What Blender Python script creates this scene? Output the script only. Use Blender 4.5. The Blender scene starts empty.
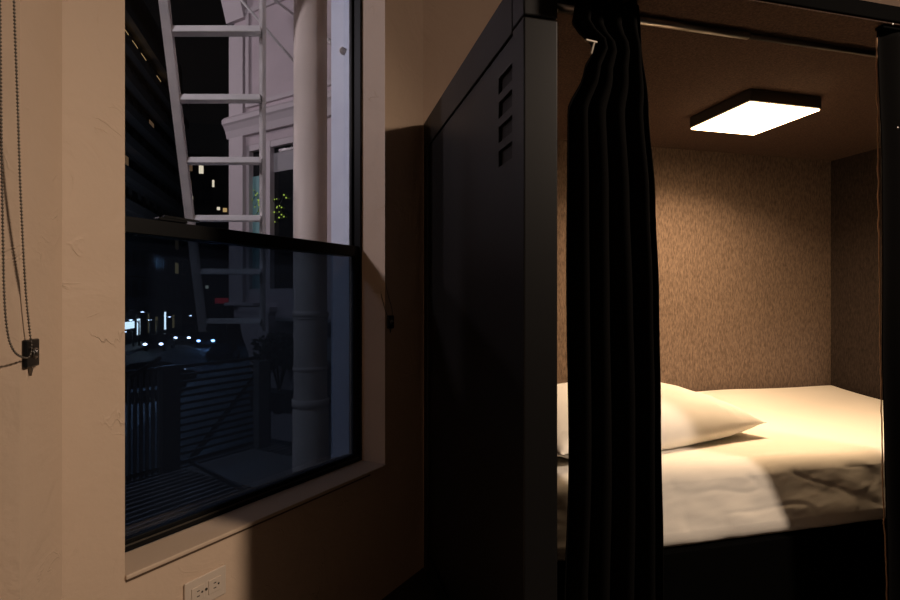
import bpy, bmesh, math, random
from mathutils import Vector, Matrix, noise

random.seed(7)
SC = bpy.context.scene
COL = SC.collection
CAM_Z = 1.25                    # eye height above the floor
FPX = 540.0                     # focal length in pixels of a 900 px wide frame
TH = math.radians(14.3)         # heading of the pod and of the walls parallel to it
PH = TH + math.radians(45)      # heading of the chamfered window wall

# ------------------------------------------------------------------ materials
def new_mat(name):
    m = bpy.data.materials.new(name)
    m.use_nodes = True
    nt = m.node_tree
    return m, nt, nt.nodes.get('Principled BSDF')

def principled(name, col, rough=0.6, metal=0.0, spec=0.5, sheen=0.0, noise_scale=None, noise_amt=0.0,
               bump=0.0, bump_scale=40.0, bump_dist=0.01, coat=0.0, stretch=None):
    m, nt, b = new_mat(name)
    b.inputs['Base Color'].default_value = (*col, 1)
    b.inputs['Roughness'].default_value = rough
    b.inputs['Metallic'].default_value = metal
    b.inputs['Specular IOR Level'].default_value = spec
    b.inputs['Coat Weight'].default_value = coat
    if sheen:
        b.inputs['Sheen Weight'].default_value = sheen
    tc = nt.nodes.new('ShaderNodeTexCoord')
    src = tc.outputs['Object']
    if stretch:
        mp = nt.nodes.new('ShaderNodeMapping')
        mp.inputs['Scale'].default_value = stretch
        nt.links.new(src, mp.inputs['Vector'])
        src = mp.outputs['Vector']
    if noise_scale:
        n = nt.nodes.new('ShaderNodeTexNoise')
        n.inputs['Scale'].default_value = noise_scale
        n.inputs['Detail'].default_value = 5
        nt.links.new(src, n.inputs['Vector'])
        r = nt.nodes.new('ShaderNodeValToRGB')
        r.color_ramp.elements[0].position = 0.3
        r.color_ramp.elements[1].position = 0.7
        lo = [max(0, c * (1 - noise_amt)) for c in col]
        hi = [min(1, c * (1 + noise_amt)) for c in col]
        r.color_ramp.elements[0].color = (*lo, 1)
        r.color_ramp.elements[1].color = (*hi, 1)
        nt.links.new(n.outputs['Fac'], r.inputs['Fac'])
        nt.links.new(r.outputs['Color'], b.inputs['Base Color'])
    if bump:
        n2 = nt.nodes.new('ShaderNodeTexNoise')
        n2.inputs['Scale'].default_value = bump_scale
        n2.inputs['Detail'].default_value = 6
        nt.links.new(src, n2.inputs['Vector'])
        bp = nt.nodes.new('ShaderNodeBump')
        bp.inputs['Strength'].default_value = bump
        bp.inputs['Distance'].default_value = bump_dist
        nt.links.new(n2.outputs['Fac'], bp.inputs['Height'])
        nt.links.new(bp.outputs['Normal'], b.inputs['Normal'])
    return m

def emissive(name, col, strength):
    m = bpy.data.materials.new(name)
    m.use_nodes = True
    nt = m.node_tree
    nt.nodes.clear()
    e = nt.nodes.new('ShaderNodeEmission')
    e.inputs['Color'].default_value = (*col, 1)
    e.inputs['Strength'].default_value = strength
    o = nt.nodes.new('ShaderNodeOutputMaterial')
    nt.links.new(e.outputs[0], o.inputs['Surface'])
    return m

def glass(name, tint, refl_rough=0.0, refl=1.0, dust=0.0):
    """thin architectural glass: tinted see-through plus a Fresnel mirror"""
    m = bpy.data.materials.new(name)
    m.use_nodes = True
    nt = m.node_tree
    nt.nodes.clear()
    tr = nt.nodes.new('ShaderNodeBsdfTransparent')
    tr.inputs['Color'].default_value = (*tint, 1)
    gl = nt.nodes.new('ShaderNodeBsdfGlossy')
    gl.inputs['Roughness'].default_value = refl_rough
    gl.inputs['Color'].default_value = (refl, refl, refl, 1)
    fr = nt.nodes.new('ShaderNodeFresnel')
    # same reflectance from either side of the thin pane (no total internal reflection)
    ge = nt.nodes.new('ShaderNodeNewGeometry')
    io = nt.nodes.new('ShaderNodeMath')
    io.operation = 'MULTIPLY_ADD'
    io.inputs[1].default_value = 1 / 1.45 - 1.45
    io.inputs[2].default_value = 1.45
    nt.links.new(ge.outputs['Backfacing'], io.inputs[0])
    nt.links.new(io.outputs[0], fr.inputs['IOR'])
    mx = nt.nodes.new('ShaderNodeMixShader')
    o = nt.nodes.new('ShaderNodeOutputMaterial')
    nt.links.new(fr.outputs[0], mx.inputs['Fac'])
    if dust:                     # a film of street dust that scatters the lamps outside
        du = nt.nodes.new('ShaderNodeBsdfTranslucent')
        du.inputs['Color'].default_value = (0.60, 0.66, 0.76, 1)
        m2 = nt.nodes.new('ShaderNodeMixShader')
        m2.inputs['Fac'].default_value = dust
        nt.links.new(tr.outputs[0], m2.inputs[1])
        nt.links.new(du.outputs[0], m2.inputs[2])
        nt.links.new(m2.outputs[0], mx.inputs[1])
    else:
        nt.links.new(tr.outputs[0], mx.inputs[1])
    nt.links.new(gl.outputs[0], mx.inputs[2])
    nt.links.new(mx.outputs[0], o.inputs['Surface'])
    return m

def plaster(name, col):
    """hand-trowelled painted plaster: broad swells plus sparse trowel ridges"""
    m, nt, b = new_mat(name)
    b.inputs['Base Color'].default_value = (*col, 1)
    b.inputs['Roughness'].default_value = 0.62
    tc = nt.nodes.new('ShaderNodeTexCoord')
    n1 = nt.nodes.new('ShaderNodeTexNoise')
    n1.inputs['Scale'].default_value = 5.0
    n1.inputs['Detail'].default_value = 4
    n1.inputs['Distortion'].default_value = 1.2
    nt.links.new(tc.outputs['Object'], n1.inputs['Vector'])
    n2 = nt.nodes.new('ShaderNodeTexNoise')
    n2.inputs['Scale'].default_value = 55.0
    n2.inputs['Detail'].default_value = 3
    nt.links.new(tc.outputs['Object'], n2.inputs['Vector'])
    rid = nt.nodes.new('ShaderNodeValToRGB')
    rid.color_ramp.elements[0].position = 0.485
    rid.color_ramp.elements[0].color = (0, 0, 0, 1)
    rid.color_ramp.elements[1].position = 0.50
    rid.color_ramp.elements[1].color = (1, 1, 1, 1)
    e = rid.color_ramp.elements.new(0.515)
    e.color = (0, 0, 0, 1)
    nt.links.new(n1.outputs['Fac'], rid.inputs['Fac'])
    n3 = nt.nodes.new('ShaderNodeTexNoise')
    n3.inputs['Scale'].default_value = 8.0
    nt.links.new(tc.outputs['Object'], n3.inputs['Vector'])
    gate = nt.nodes.new('ShaderNodeMath')
    gate.operation = 'MULTIPLY_ADD'
    gate.inputs[1].default_value = 4.0
    gate.inputs[2].default_value = -2.1
    gate.use_clamp = True
    nt.links.new(n3.outputs['Fac'], gate.inputs[0])
    mu = nt.nodes.new('ShaderNodeMath')
    mu.operation = 'MULTIPLY'
    nt.links.new(rid.outputs['Color'], mu.inputs[0])
    nt.links.new(gate.outputs[0], mu.inputs[1])
    ad = nt.nodes.new('ShaderNodeMath')
    ad.operation = 'MULTIPLY_ADD'
    ad.inputs[1].default_value = 0.5
    nt.links.new(mu.outputs[0], ad.inputs[0])
    sm = nt.nodes.new('ShaderNodeMath')
    sm.operation = 'MULTIPLY_ADD'
    sm.inputs[1].default_value = 0.12
    nt.links.new(n2.outputs['Fac'], sm.inputs[0])
    big = nt.nodes.new('ShaderNodeMath')
    big.operation = 'MULTIPLY'
    big.inputs[1].default_value = 0.9
    nt.links.new(n1.outputs['Fac'], big.inputs[0])
    nt.links.new(big.outputs[0], sm.inputs[2])
    nt.links.new(sm.outputs[0], ad.inputs[2])
    bp = nt.nodes.new('ShaderNodeBump')
    bp.inputs['Strength'].default_value = 0.8
    bp.inputs['Distance'].default_value = 0.008
    nt.links.new(ad.outputs[0], bp.inputs['Height'])
    nt.links.new(bp.outputs['Normal'], b.inputs['Normal'])
    return m

def felt(name, col):
    """acoustic felt with upright fibres"""
    m, nt, b = new_mat(name)
    b.inputs['Roughness'].default_value = 0.95
    b.inputs['Specular IOR Level'].default_value = 0.15
    tc = nt.nodes.new('ShaderNodeTexCoord')
    mp = nt.nodes.new('ShaderNodeMapping')
    mp.inputs['Scale'].default_value = (165, 165, 42)
    nt.links.new(tc.outputs['Object'], mp.inputs['Vector'])
    n = nt.nodes.new('ShaderNodeTexNoise')
    n.inputs['Scale'].default_value = 1.0
    n.inputs['Detail'].default_value = 6
    n.inputs['Roughness'].default_value = 0.7
    nt.links.new(mp.outputs['Vector'], n.inputs['Vector'])
    r = nt.nodes.new('ShaderNodeValToRGB')
    r.color_ramp.elements[0].position = 0.32
    r.color_ramp.elements[0].color = (*[c * 0.50 for c in col], 1)
    r.color_ramp.elements[1].position = 0.7
    r.color_ramp.elements[1].color = (*[c * 1.55 for c in col], 1)
    nt.links.new(n.outputs['Fac'], r.inputs['Fac'])
    nt.links.new(r.outputs['Color'], b.inputs['Base Color'])
    bp = nt.nodes.new('ShaderNodeBump')
    bp.inputs['Strength'].default_value = 0.4
    bp.inputs['Distance'].default_value = 0.003
    nt.links.new(n.outputs['Fac'], bp.inputs['Height'])
    nt.links.new(bp.outputs['Normal'], b.inputs['Normal'])
    return m

M = dict(
    plaster=plaster('plaster_paint', (0.655, 0.49, 0.357)),
    ceil=principled('ceiling_paint', (0.20, 0.17, 0.15), 0.8),
    floor=principled('dark_floor', (0.022, 0.02, 0.019), 0.45, noise_scale=3, noise_amt=0.3, stretch=(1, 12, 1)),
    dark_paint=principled('dark_wall_paint', (0.07, 0.065, 0.06), 0.8),
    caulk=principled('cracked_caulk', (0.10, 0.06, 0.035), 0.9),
    sill=principled('sill_paint', (0.63, 0.48, 0.355), 0.5, bump=0.1, bump_scale=30, bump_dist=0.003),
    black_frame=principled('black_window_metal', (0.004, 0.004, 0.0042), 0.45, spec=0.15),
    track=principled('worn_track_metal', (0.10, 0.09, 0.075), 0.4, 0.6),
    glass=glass('clear_glass', (0.90, 0.90, 0.92)),
    screen=glass('dim_dusty_glass', (0.235, 0.28, 0.335), dust=0.026),
    pod=principled('charcoal_powder_coat', (0.008, 0.0078, 0.0078), 0.45, spec=0.22, bump=0.05, bump_scale=400, bump_dist=0.001),
    pod_dark=principled('black_void', (0.004, 0.004, 0.0045), 0.8),
    pod_base=principled('black_base_board', (0.0018, 0.0018, 0.0018), 0.9, spec=0.03),
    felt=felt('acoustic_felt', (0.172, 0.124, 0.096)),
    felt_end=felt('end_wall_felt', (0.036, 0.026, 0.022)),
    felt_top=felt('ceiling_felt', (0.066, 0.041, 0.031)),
    sheet=principled('cotton_sheet', (0.80, 0.755, 0.675), 0.85, spec=0.2, sheen=0.1, bump=0.12, bump_scale=320, bump_dist=0.001),
    pillow=principled('cotton_pillowcase', (0.80, 0.77, 0.72), 0.85, spec=0.2, sheen=0.1, bump=0.12, bump_scale=320, bump_dist=0.001),
    curtain=principled('black_velour', (0.0035, 0.0032, 0.003), 0.95, spec=0.04, bump=0.15, bump_scale=250, bump_dist=0.001),
    lit_fuzz=principled('fuzz_lamp_tint', (0.42, 0.24, 0.13), 0.9, sheen=0.2),  # tan colour stands in for lamp light on the black curtain's fuzzy edge
    chrome=principled('brushed_rod', (0.42, 0.40, 0.38), 0.28, 1.0),
    rod_dark=principled('dark_rod', (0.05, 0.045, 0.042), 0.35, 0.9),
    lamp_body=principled('lamp_housing', (0.06, 0.05, 0.045), 0.5),
    diffuser=emissive('lamp_diffuser', (1.0, 0.66, 0.36), 14.0),
    plate=principled('outlet_plastic', (0.64, 0.53, 0.43), 0.35),
    slot=principled('outlet_slot', (0.03, 0.025, 0.02), 0.6),
    bead=principled('bead_metal', (0.16, 0.14, 0.115), 0.4, 0.7),
    black_plastic=principled('black_plastic', (0.008, 0.008, 0.008), 0.35),
    white_metal=principled('white_painted_steel', (0.86, 0.83, 0.82), 0.55, noise_scale=6, noise_amt=0.12),
    dark_metal=principled('dark_painted_steel', (0.035, 0.033, 0.032), 0.5),
    grey_metal=principled('grey_painted_steel', (0.20, 0.20, 0.20), 0.5),
    grate=principled('grating_steel', (0.42, 0.42, 0.43), 0.5),
    stucco=principled('white_stucco', (0.66, 0.57, 0.60), 0.8, noise_scale=3, noise_amt=0.06, bump=0.1, bump_scale=60),
    jamb=principled('blue_cast_trim', (0.74, 0.80, 0.98), 0.6, noise_scale=5, noise_amt=0.08),  # blue of the street light mixed into the white trim's colour
    trim_white=principled('white_trim', (0.66, 0.60, 0.62), 0.6),
    pipe=principled('pipe_paint', (0.80, 0.69, 0.61), 0.6, noise_scale=3, noise_amt=0.08),
    low_wall=principled('lower_wall', (0.34, 0.35, 0.37), 0.8, noise_scale=3, noise_amt=0.15),
    dark_pane=principled('dark_pane', (0.006, 0.008, 0.010), 0.08),
    shade=principled('roller_shade', (0.42, 0.41, 0.43), 0.8),
    teal=principled('teal_drape', (0.22, 0.44, 0.46), 0.8),
    leaf=principled('dark_leaf', (0.02, 0.028, 0.015), 0.7),
    reflection_dot=emissive('reflected_light', (0.55, 0.75, 0.12), 0.75),
    wire=principled('dark_strand', (0.01, 0.015, 0.008), 0.7),
    asphalt=principled('wet_asphalt', (0.05, 0.05, 0.055), 0.55, noise_scale=0.5, noise_amt=0.3),
    walk=principled('sidewalk', (0.10, 0.10, 0.10), 0.7, noise_scale=1.0, noise_amt=0.2),
    tower=principled('tower_concrete', (0.085, 0.075, 0.068), 0.85, noise_scale=0.3, noise_amt=0.3),
    slab=principled('tower_slab', (0.075, 0.062, 0.055), 0.85),
    brick=principled('street_brick', (0.055, 0.045, 0.042), 0.9, noise_scale=0.4, noise_amt=0.3),
    tpane=principled('tower_pane', (0.012, 0.012, 0.014), 0.3),
    lit_warm=emissive('lit_window_warm', (1.0, 0.66, 0.28), 0.50),
    lit_white=emissive('lit_window_white', (1.0, 0.90, 0.66), 0.85),
    lit_dim=emissive('lit_window_dim', (0.9, 0.55, 0.3), 0.10),
    shop=emissive('shop_light', (0.95, 0.95, 0.85), 13.0),
    red=emissive('red_sign', (1.0, 0.06, 0.08), 0.5),
    head=emissive('headlight', (0.85, 0.92, 1.0), 50.0),
    headblue=emissive('headlight_blue', (0.40, 0.65, 1.0), 50.0),
    tail=emissive('taillight', (1.0, 0.06, 0.03), 1.0),
    carpaint=principled('car_paint_dark', (0.012, 0.013, 0.016), 0.25, coat=0.5),
    carpaint2=principled('car_paint_grey', (0.10, 0.10, 0.11), 0.25, coat=0.5),
    tyre=principled('tyre', (0.01, 0.01, 0.01), 0.9),
    lamp_lit=emissive('street_lamp_lit', (0.9, 0.93, 1.0), 14.0),
)

# ------------------------------------------------------------------ mesh helpers
class MB:
    """collects shapes, in the axes of its frame, for ONE mesh object"""
    def __init__(self):
        self.bm = bmesh.new()

    def box(self, x0, x1, y0, y1, z0, z1, bev=0.0, seg=2):
        g = bmesh.ops.create_cube(self.bm, size=1.0)
        vs = g['verts']
        bmesh.ops.scale(self.bm, verts=vs, vec=(abs(x1 - x0), abs(y1 - y0), abs(z1 - z0)))
        bmesh.ops.translate(self.bm, verts=vs, vec=((x0 + x1) / 2, (y0 + y1) / 2, (z0 + z1) / 2))
        if bev:
            es = list({e for v in vs for e in v.link_edges})
            bmesh.ops.bevel(self.bm, geom=es, offset=bev, segments=seg, affect='EDGES', profile=0.5)
        return self

    def bar(self, p, q, w, h, up=(0, 0, 1), bev=0.0):
        """rectangular bar from p to q: w across, h along 'up'"""
        p, q = Vector(p), Vector(q)
        d = q - p
        L = d.length
        d.normalize()
        side = d.cross(Vector(up))
        if side.length < 1e-5:
            side = Vector((1, 0, 0))
        side.normalize()
        u2 = side.cross(d)
        g = bmesh.ops.create_cube(self.bm, size=1.0)
        vs = g['verts']
        bmesh.ops.scale(self.bm, verts=vs, vec=(w, L, h))
        if bev:
            es = list({e for v in vs for e in v.link_edges})
            r = bmesh.ops.bevel(self.bm, geom=es, offset=bev, segments=2, affect='EDGES', profile=0.5)
            vs = list(set(r['verts']) | {v for v in vs if v.is_valid})
        mt = Matrix((side, d, u2)).transposed().to_4x4()
        mt.translation = (p + q) / 2
        bmesh.ops.transform(self.bm, matrix=mt, verts=vs)
        return self

    def tube(self, pts, r, n=10, caps=True):
        pts = [Vector(p) for p in pts]
        rs = r if isinstance(r, (list, tuple)) else [r] * len(pts)
        rings = []
        ref = Vector((0.13, 0.31, 0.94))
        for i, p in enumerate(pts):
            a = pts[max(0, i - 1)]
            b = pts[min(len(pts) - 1, i + 1)]
            d = (b - a).normalized()
            s = d.cross(ref)
            if s.length < 1e-3:
                s = d.cross(Vector((1, 0, 0)))
            s.normalize()
            t = s.cross(d).normalized()
            rings.append([self.bm.verts.new(p + rs[i] * (math.cos(2 * math.pi * k / n) * s + math.sin(2 * math.pi * k / n) * t)) for k in range(n)])
        for i in range(len(rings) - 1):
            for k in range(n):
                f = self.bm.faces.new((rings[i][k], rings[i][(k + 1) % n], rings[i + 1][(k + 1) % n], rings[i + 1][k]))
                f.smooth = True
        if caps:
            self.bm.faces.new(list(reversed(rings[0])))
            self.bm.faces.new(rings[-1])
        return self

    def lathe(self, c, prof, n=24):
        """prof = [(radius, z)...] about the upright axis through c"""
        rings = []
        for (r, z) in prof:
            rings.append([self.bm.verts.new((c[0] + r * math.cos(2 * math.pi * k / n), c[1] + r * math.sin(2 * math.pi * k / n), c[2] + z)) for k in range(n)])
        for i in range(len(rings) - 1):
            for k in range(n):
                f = self.bm.faces.new((rings[i][k], rings[i][(k + 1) % n], rings[i + 1][(k + 1) % n], rings[i + 1][k]))
                f.smooth = True
        self.bm.faces.new(list(reversed(rings[0])))
        self.bm.faces.new(rings[-1])
        return self

    def prism(self, outline, axis, lo, hi):
        """outline in the two other axes, swept along axis from lo to hi"""
        def v3(p, q):
            return {'x': (q, p[0], p[1]), 'y': (p[0], q, p[1]), 'z': (p[0], p[1], q)}[axis]
        A = [self.bm.verts.new(v3(p, lo)) for p in outline]
        B = [self.bm.verts.new(v3(p, hi)) for p in outline]
        n = len(outline)
        for k in range(n):
            self.bm.faces.new((A[k], A[(k + 1) % n], B[(k + 1) % n], B[k]))
        self.bm.faces.new(list(reversed(A)))
        self.bm.faces.new(B)
        return self

    def sphere(self, c, r, sc=(1, 1, 1), u=12, v=8):
        g = bmesh.ops.create_uvsphere(self.bm, u_segments=u, v_segments=v, radius=r)
        bmesh.ops.scale(self.bm, verts=g['verts'], vec=sc)
        bmesh.ops.translate(self.bm, verts=g['verts'], vec=c)
        for v_ in g['verts']:
            for f in v_.link_faces:
                f.smooth = True
        return self

    def grid(self, fn, nu, nv, smooth=True):
        vs = [[self.bm.verts.new(fn(i / nu, j / nv)) for j in range(nv + 1)] for i in range(nu + 1)]
        for i in range(nu):
            for j in range(nv):
                f = self.bm.faces.new((vs[i][j], vs[i + 1][j], vs[i + 1][j + 1], vs[i][j + 1]))
                f.smooth = smooth
        return self

def rot(ang, x, y):
    return (x * math.cos(ang) - y * math.sin(ang), x * math.sin(ang) + y * math.cos(ang))

def thing(name, label, cat, org, ang=0.0, group=None, kind=None):
    """an Empty at the thing's base; org is in the axes turned by ang"""
    o = bpy.data.objects.new(name, None)
    o.empty_display_size = 0.1
    COL.objects.link(o)
    x, y = rot(ang, org[0], org[1])
    o.location = (x, y, org[2])
    o.rotation_euler = (0, 0, ang)
    o['_org'] = org
    if label:
        o['label'] = label
    if cat:
        o['category'] = cat
    if group:
        o['group'] = group
    if kind:
        o['kind'] = kind
    return o

ORG = {}
def part(name, mb, mat, parent, label=None, fix=True):
    org = ORG[parent.name]
    o = _mesh(name, mb, mat, org, fix)
    o.parent = parent
    COL.objects.link(o)
    ORG[o.name] = org
    if label:
        o['label'] = label
    return o

def _mesh(name, mb, mat, org, fix=True):
    bmesh.ops.translate(mb.bm, verts=mb.bm.verts, vec=(-org[0], -org[1], -org[2]))
    if fix:
        bmesh.ops.recalc_face_normals(mb.bm, faces=mb.bm.faces)
    me = bpy.data.meshes.new(name)
    mb.bm.to_mesh(me)
    mb.bm.free()
    me.materials.append(mat)
    return bpy.data.objects.new(name, me)

_thing = thing
def thing(*a, **k):
    o = _thing(*a, **k)
    org = k.get('org', a[3] if len(a) > 3 else (0, 0, 0))
    ORG[o.name] = org
    del o['_org']
    return o

def solo(name, mb, mat, org, ang, label=None, cat=None, group=None, kind=None, fix=True):
    o = _mesh(name, mb, mat, org, fix)
    COL.objects.link(o)
    x, y = rot(ang, org[0], org[1])
    o.location = (x, y, org[2])
    o.rotation_euler = (0, 0, ang)
    ORG[o.name] = org
    if label:
        o['label'] = label
    if cat:
        o['category'] = cat
    if group:
        o['group'] = group
    if kind:
        o['kind'] = kind
    return o

def dup(root, loc, rz, label=None):
    r = root.copy()
    COL.objects.link(r)
    r.location = loc
    r.rotation_euler = (0, 0, rz)
    if label:
        r['label'] = label
    for ch in list(root.children):
        c = ch.copy()
        COL.objects.link(c)
        c.parent = r
        for g in list(ch.children):
            d = g.copy()
            COL.objects.link(d)
            d.parent = c
    return r

def Z(zc):                       # height measured from the eye -> height above the floor
    return zc + CAM_Z

def ray(px):
    return (px - 450.0) / FPX

def along(px, c, ang):
    """coordinate along the wall (axes turned by ang, wall at offset c) seen at photo column px"""
    r = ray(px)
    cs, sn = math.cos(ang), math.sin(ang)
    return c * (sn + cs * r) / (cs - sn * r)

def depth(a, b, ang):
    return rot(ang, a, b)[1]

def outw(px, a, ang):
    """outward offset at which a wall at coordinate a crosses photo column px"""
    r = ray(px)
    cs, sn = math.cos(ang), math.sin(ang)
    return a * (cs - sn * r) / (sn + cs * r)

def zat(py, a, b, ang):
    return Z((300.0 - py) / FPX * depth(a, b, ang))

# ------------------------------------------------------------------ room shell
CEIL = Z(2.12)
KU, KV = 0.502, 2.476            # corner of back wall and window wall, pod axes
BF = 1.396                       # window wall face, window axes
AK = 2.106                       # that corner along the window wall
A_R, A_L = 1.815, 0.750          # window opening
A_FOLD = 0.610                   # corner with the left wall
BO = 1.665                       # outer face
SILL, HEAD = Z(-0.700), Z(1.66)
UL, V_FOLD = -0.555, 1.417       # left wall plane and its corner
U_R, V_B = 5.2, -3.4

solo('floor', MB().box(-2.2, 5.6, -3.8, 3.0, -0.2, 0.0), M['floor'], (0, 0, -0.2), TH, kind='structure')
solo('ceiling', MB().box(-0.9, 5.5, -3.7, 2.8, CEIL, CEIL + 0.2), M['ceil'], (0, 0, CEIL), TH, kind='structure')

w = MB()
w.box(A_FOLD - 0.12, AK + 0.13, BF, BO, 0, SILL)
w.box(A_FOLD - 0.12, AK + 0.13, BF, BO, HEAD, CEIL)
w.box(A_FOLD, A_L, BF, BO, SILL, HEAD)
w.box(A_R, AK + 0.12, BF, BO, SILL, HEAD)
solo('wall_front_left', w, M['plaster'], (AK, BF, 0), PH, kind='structure')
w = MB().box(KU, U_R + 0.25, KV, KV + 0.27, 0, CEIL)
solo('wall_front', w, M['plaster'], (KU, KV, 0), TH, kind='structure')
w = MB().box(U_R, U_R + 0.25, V_B - 0.25, KV, 0, CEIL)
solo('wall_right', w, M['dark_paint'], (U_R, 0, 0), TH, kind='structure')
w = MB().box(UL - 0.25, U_R, V_B - 0.25, V_B, 0, CEIL)
solo('wall_rear', w, M['dark_paint'], (0, V_B, 0), TH, kind='structure')
VW1, VW0 = 1.233, 0.15           # the neighbouring window in the left wall
w = MB()
w.box(UL - 0.27, UL, V_B, V_FOLD, 0, SILL)
w.box(UL - 0.27, UL, V_B, V_FOLD, HEAD, CEIL)
w.prism([(UL, VW1), (UL, V_FOLD), (UL - 0.27, V_FOLD), (UL - 0.27, VW1 - 0.13)], 'z', SILL, HEAD)
w.box(UL - 0.27, UL, V_B, VW0, SILL, HEAD)
solo('wall_left', w, M['plaster'], (UL, 0, 0), TH, kind='structure')

# sill boards: a thin painted board with a nosing proud of the wall
s = MB().box(A_L, A_R, BF - 0.007, BF + 0.125, SILL - 0.004, SILL + 0.008, 0.003)
sill_o = solo('trim_1', s, M['sill'], (A_L, BF, SILL), PH, kind='structure')
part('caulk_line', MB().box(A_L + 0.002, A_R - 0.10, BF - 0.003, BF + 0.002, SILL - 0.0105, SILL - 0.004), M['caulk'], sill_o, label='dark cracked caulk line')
s = MB().box(UL - 0.12, UL + 0.007, VW0, VW1 - 0.06, SILL - 0.004, SILL + 0.008, 0.003)
solo('trim_2', s, M['sill'], (UL, VW0, SILL), TH, kind='structure')
# exterior casing and stone sill of the window
s = MB().box(A_R - 0.004, A_R + 0.10, BO - 0.075, BO + 0.03, SILL - 0.05, HEAD + 0.1)
solo('trim_3', s, M['jamb'], (A_R, BO, SILL), PH, kind='structure')

# ------------------------------------------------------------------ double-hung window
def sash_window(name, a0, a1, b0, ang, flip=1, rail=(Z(0.187), Z(0.232))):
    """a0..a1 along the wall, b0 inner face; flip = +1 outward along +y of the axes"""
    def Bx(mb, xa, xb, ya, yb, za, zb, bev=0.0):
        if flip == 1:
            return mb.box(xa, xb, b0 + ya, b0 + yb, za, zb, bev)
        return mb.box(b0 - yb, b0 - ya, xa, xb, za, zb, bev)
    org = (a0, b0, SILL) if flip == 1 else (b0, a0, SILL)
    wroot = thing(name, None, None, org, ang, kind='structure')
    z0, z1 = SILL + 0.008, HEAD
    f = MB()
    Bx(f, a0, a0 + 0.020, 0.0, 0.085, z0, z1)
    Bx(f, a1 - 0.012, a1, 0.0, 0.050, z0, z1)
    Bx(f, a0, a1, 0.0, 0.085, z1 - 0.03, z1)
    Bx(f, a0, a1, 0.0, 0.085, z0, z0 + 0.014)
    part('window_frame', f, M['black_frame'], wroot)
    t = MB()
    Bx(t, a0 + 0.02, a1 - 0.02, 0.001, 0.005, z0 + 0.014, z0 + 0.018)
    part('sill_track', t, M['track'], wroot, label='worn metal track strip')
    # lower sash, on the room side
    lo = MB()
    Bx(lo, a0 + 0.02, a0 + 0.045, 0.008, 0.036, z0 + 0.014, rail[1], 0.002)
    Bx(lo, a1 - 0.032, a1 - 0.012, 0.008, 0.030, z0 + 0.014, rail[1], 0.002)
    Bx(lo, a0 + 0.045, a1 - 0.032, 0.008, 0.036, z0 + 0.014, z0 + 0.030, 0.002)
    Bx(lo, a0 + 0.045, a1 - 0.032, 0.008, 0.036, rail[0], rail[1], 0.002)
    ls = part('lower_sash', lo, M['black_frame'], wroot)
    g = MB()
    Bx(g, a0 + 0.04, a1 - 0.028, 0.021, 0.024, z0 + 0.02, rail[0] + 0.01)
    part('glass_pane', g, M['screen'], ls, label='dim dusty lower pane')
    up = MB()
    Bx(up, a0 + 0.02, a0 + 0.035, 0.044, 0.075, rail[0], z1 - 0.03, 0.002)
    Bx(up, a1 - 0.023, a1 - 0.012, 0.038, 0.052, rail[0], z1 - 0.03, 0.002)
    Bx(up, a0 + 0.035, a1 - 0.023, 0.044, 0.075, rail[0], rail[1] - 0.004, 0.002)
    Bx(up, a0 + 0.035, a1 - 0.023, 0.044, 0.075, z1 - 0.06, z1 - 0.03, 0.002)
    us = part('upper_sash', up, M['black_frame'], wroot)
    g = MB()
    Bx(g, a0 + 0.03, a1 - 0.018, 0.046, 0.049, rail[0] + 0.02, z1 - 0.04)
    part('glass_pane', g, M['glass'], us, label='clear upper pane')
    return wroot, rail[1]

win, rail_top = sash_window('window_1', A_L, A_R, BF + 0.125, PH)
al = along(175, BF + 0.14, PH)
lk = MB().box(al - 0.055, al + 0.035, BF + 0.130, BF + 0.158, rail_top, rail_top + 0.010, 0.003)
lk.box(al - 0.035, al + 0.01, BF + 0.135, BF + 0.152, rail_top + 0.008, rail_top + 0.018, 0.003)
lk.bar((al + 0.0, BF + 0.140, rail_top + 0.014), (al + 0.075, BF + 0.136, rail_top + 0.012), 0.012, 0.006)
part('sash_lock', lk, M['black_frame'], win)
sash_window('window_2', VW0, VW1 - 0.105, UL - 0.125, TH, flip=-1)

# ------------------------------------------------------------------ wall outlet
a0, a1 = along(183.3, BF, PH), along(225, BF, PH)
zt, zb = Z(-0.785), Z(-0.871)
ol = thing('wall_outlet', 'cream double power outlet mounted sideways low on the wall under the window', 'outlet', ((a0 + a1) / 2, BF, zb), PH)
part('cover_plate', MB().box(a0, a1, BF - 0.006, BF, zb, zt, 0.003), M['plate'], ol)
for k in (0, 1):
    c = a0 + (a1 - a0) * (0.30 + 0.40 * k)
    zm = (zt + zb) / 2
    so = part('socket', MB().box(c - 0.020, c + 0.020, BF - 0.0085, BF - 0.005, zm - 0.020, zm + 0.020, 0.0012), M['plate'], ol)
    sl = MB()
    sl.box(c - 0.004, c + 0.004, BF - 0.0092, BF - 0.0083, zm + 0.006, zm + 0.0085)
    sl.box(c - 0.004, c + 0.004, BF - 0.0092, BF - 0.0083, zm - 0.0085, zm - 0.006)
    sl.tube([(c + 0.012, BF - 0.0092, zm), (c + 0.012, BF - 0.0083, zm)], 0.003, 8)
    part('contact_slots', sl, M['slot'], so, label='dark contact slots')
part('screw', MB().tube([((a0 + a1) / 2, BF - 0.0075, (zt + zb) / 2), ((a0 + a1) / 2, BF - 0.005, (zt + zb) / 2)], 0.004, 10), M['track'], ol)

# ------------------------------------------------------------------ blind chains
def path_resample(pts, step):
    out = [Vector(pts[0])]
    acc = 0.0
    for i in range(len(pts) - 1):
        p, q = Vector(pts[i]), Vector(pts[i + 1])
        L = (q - p).length
        t = step - acc
        while t <= L:
            out.append(p.lerp(q, t / L))
            t += step
        acc = (acc + L) % step
    return out

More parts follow.
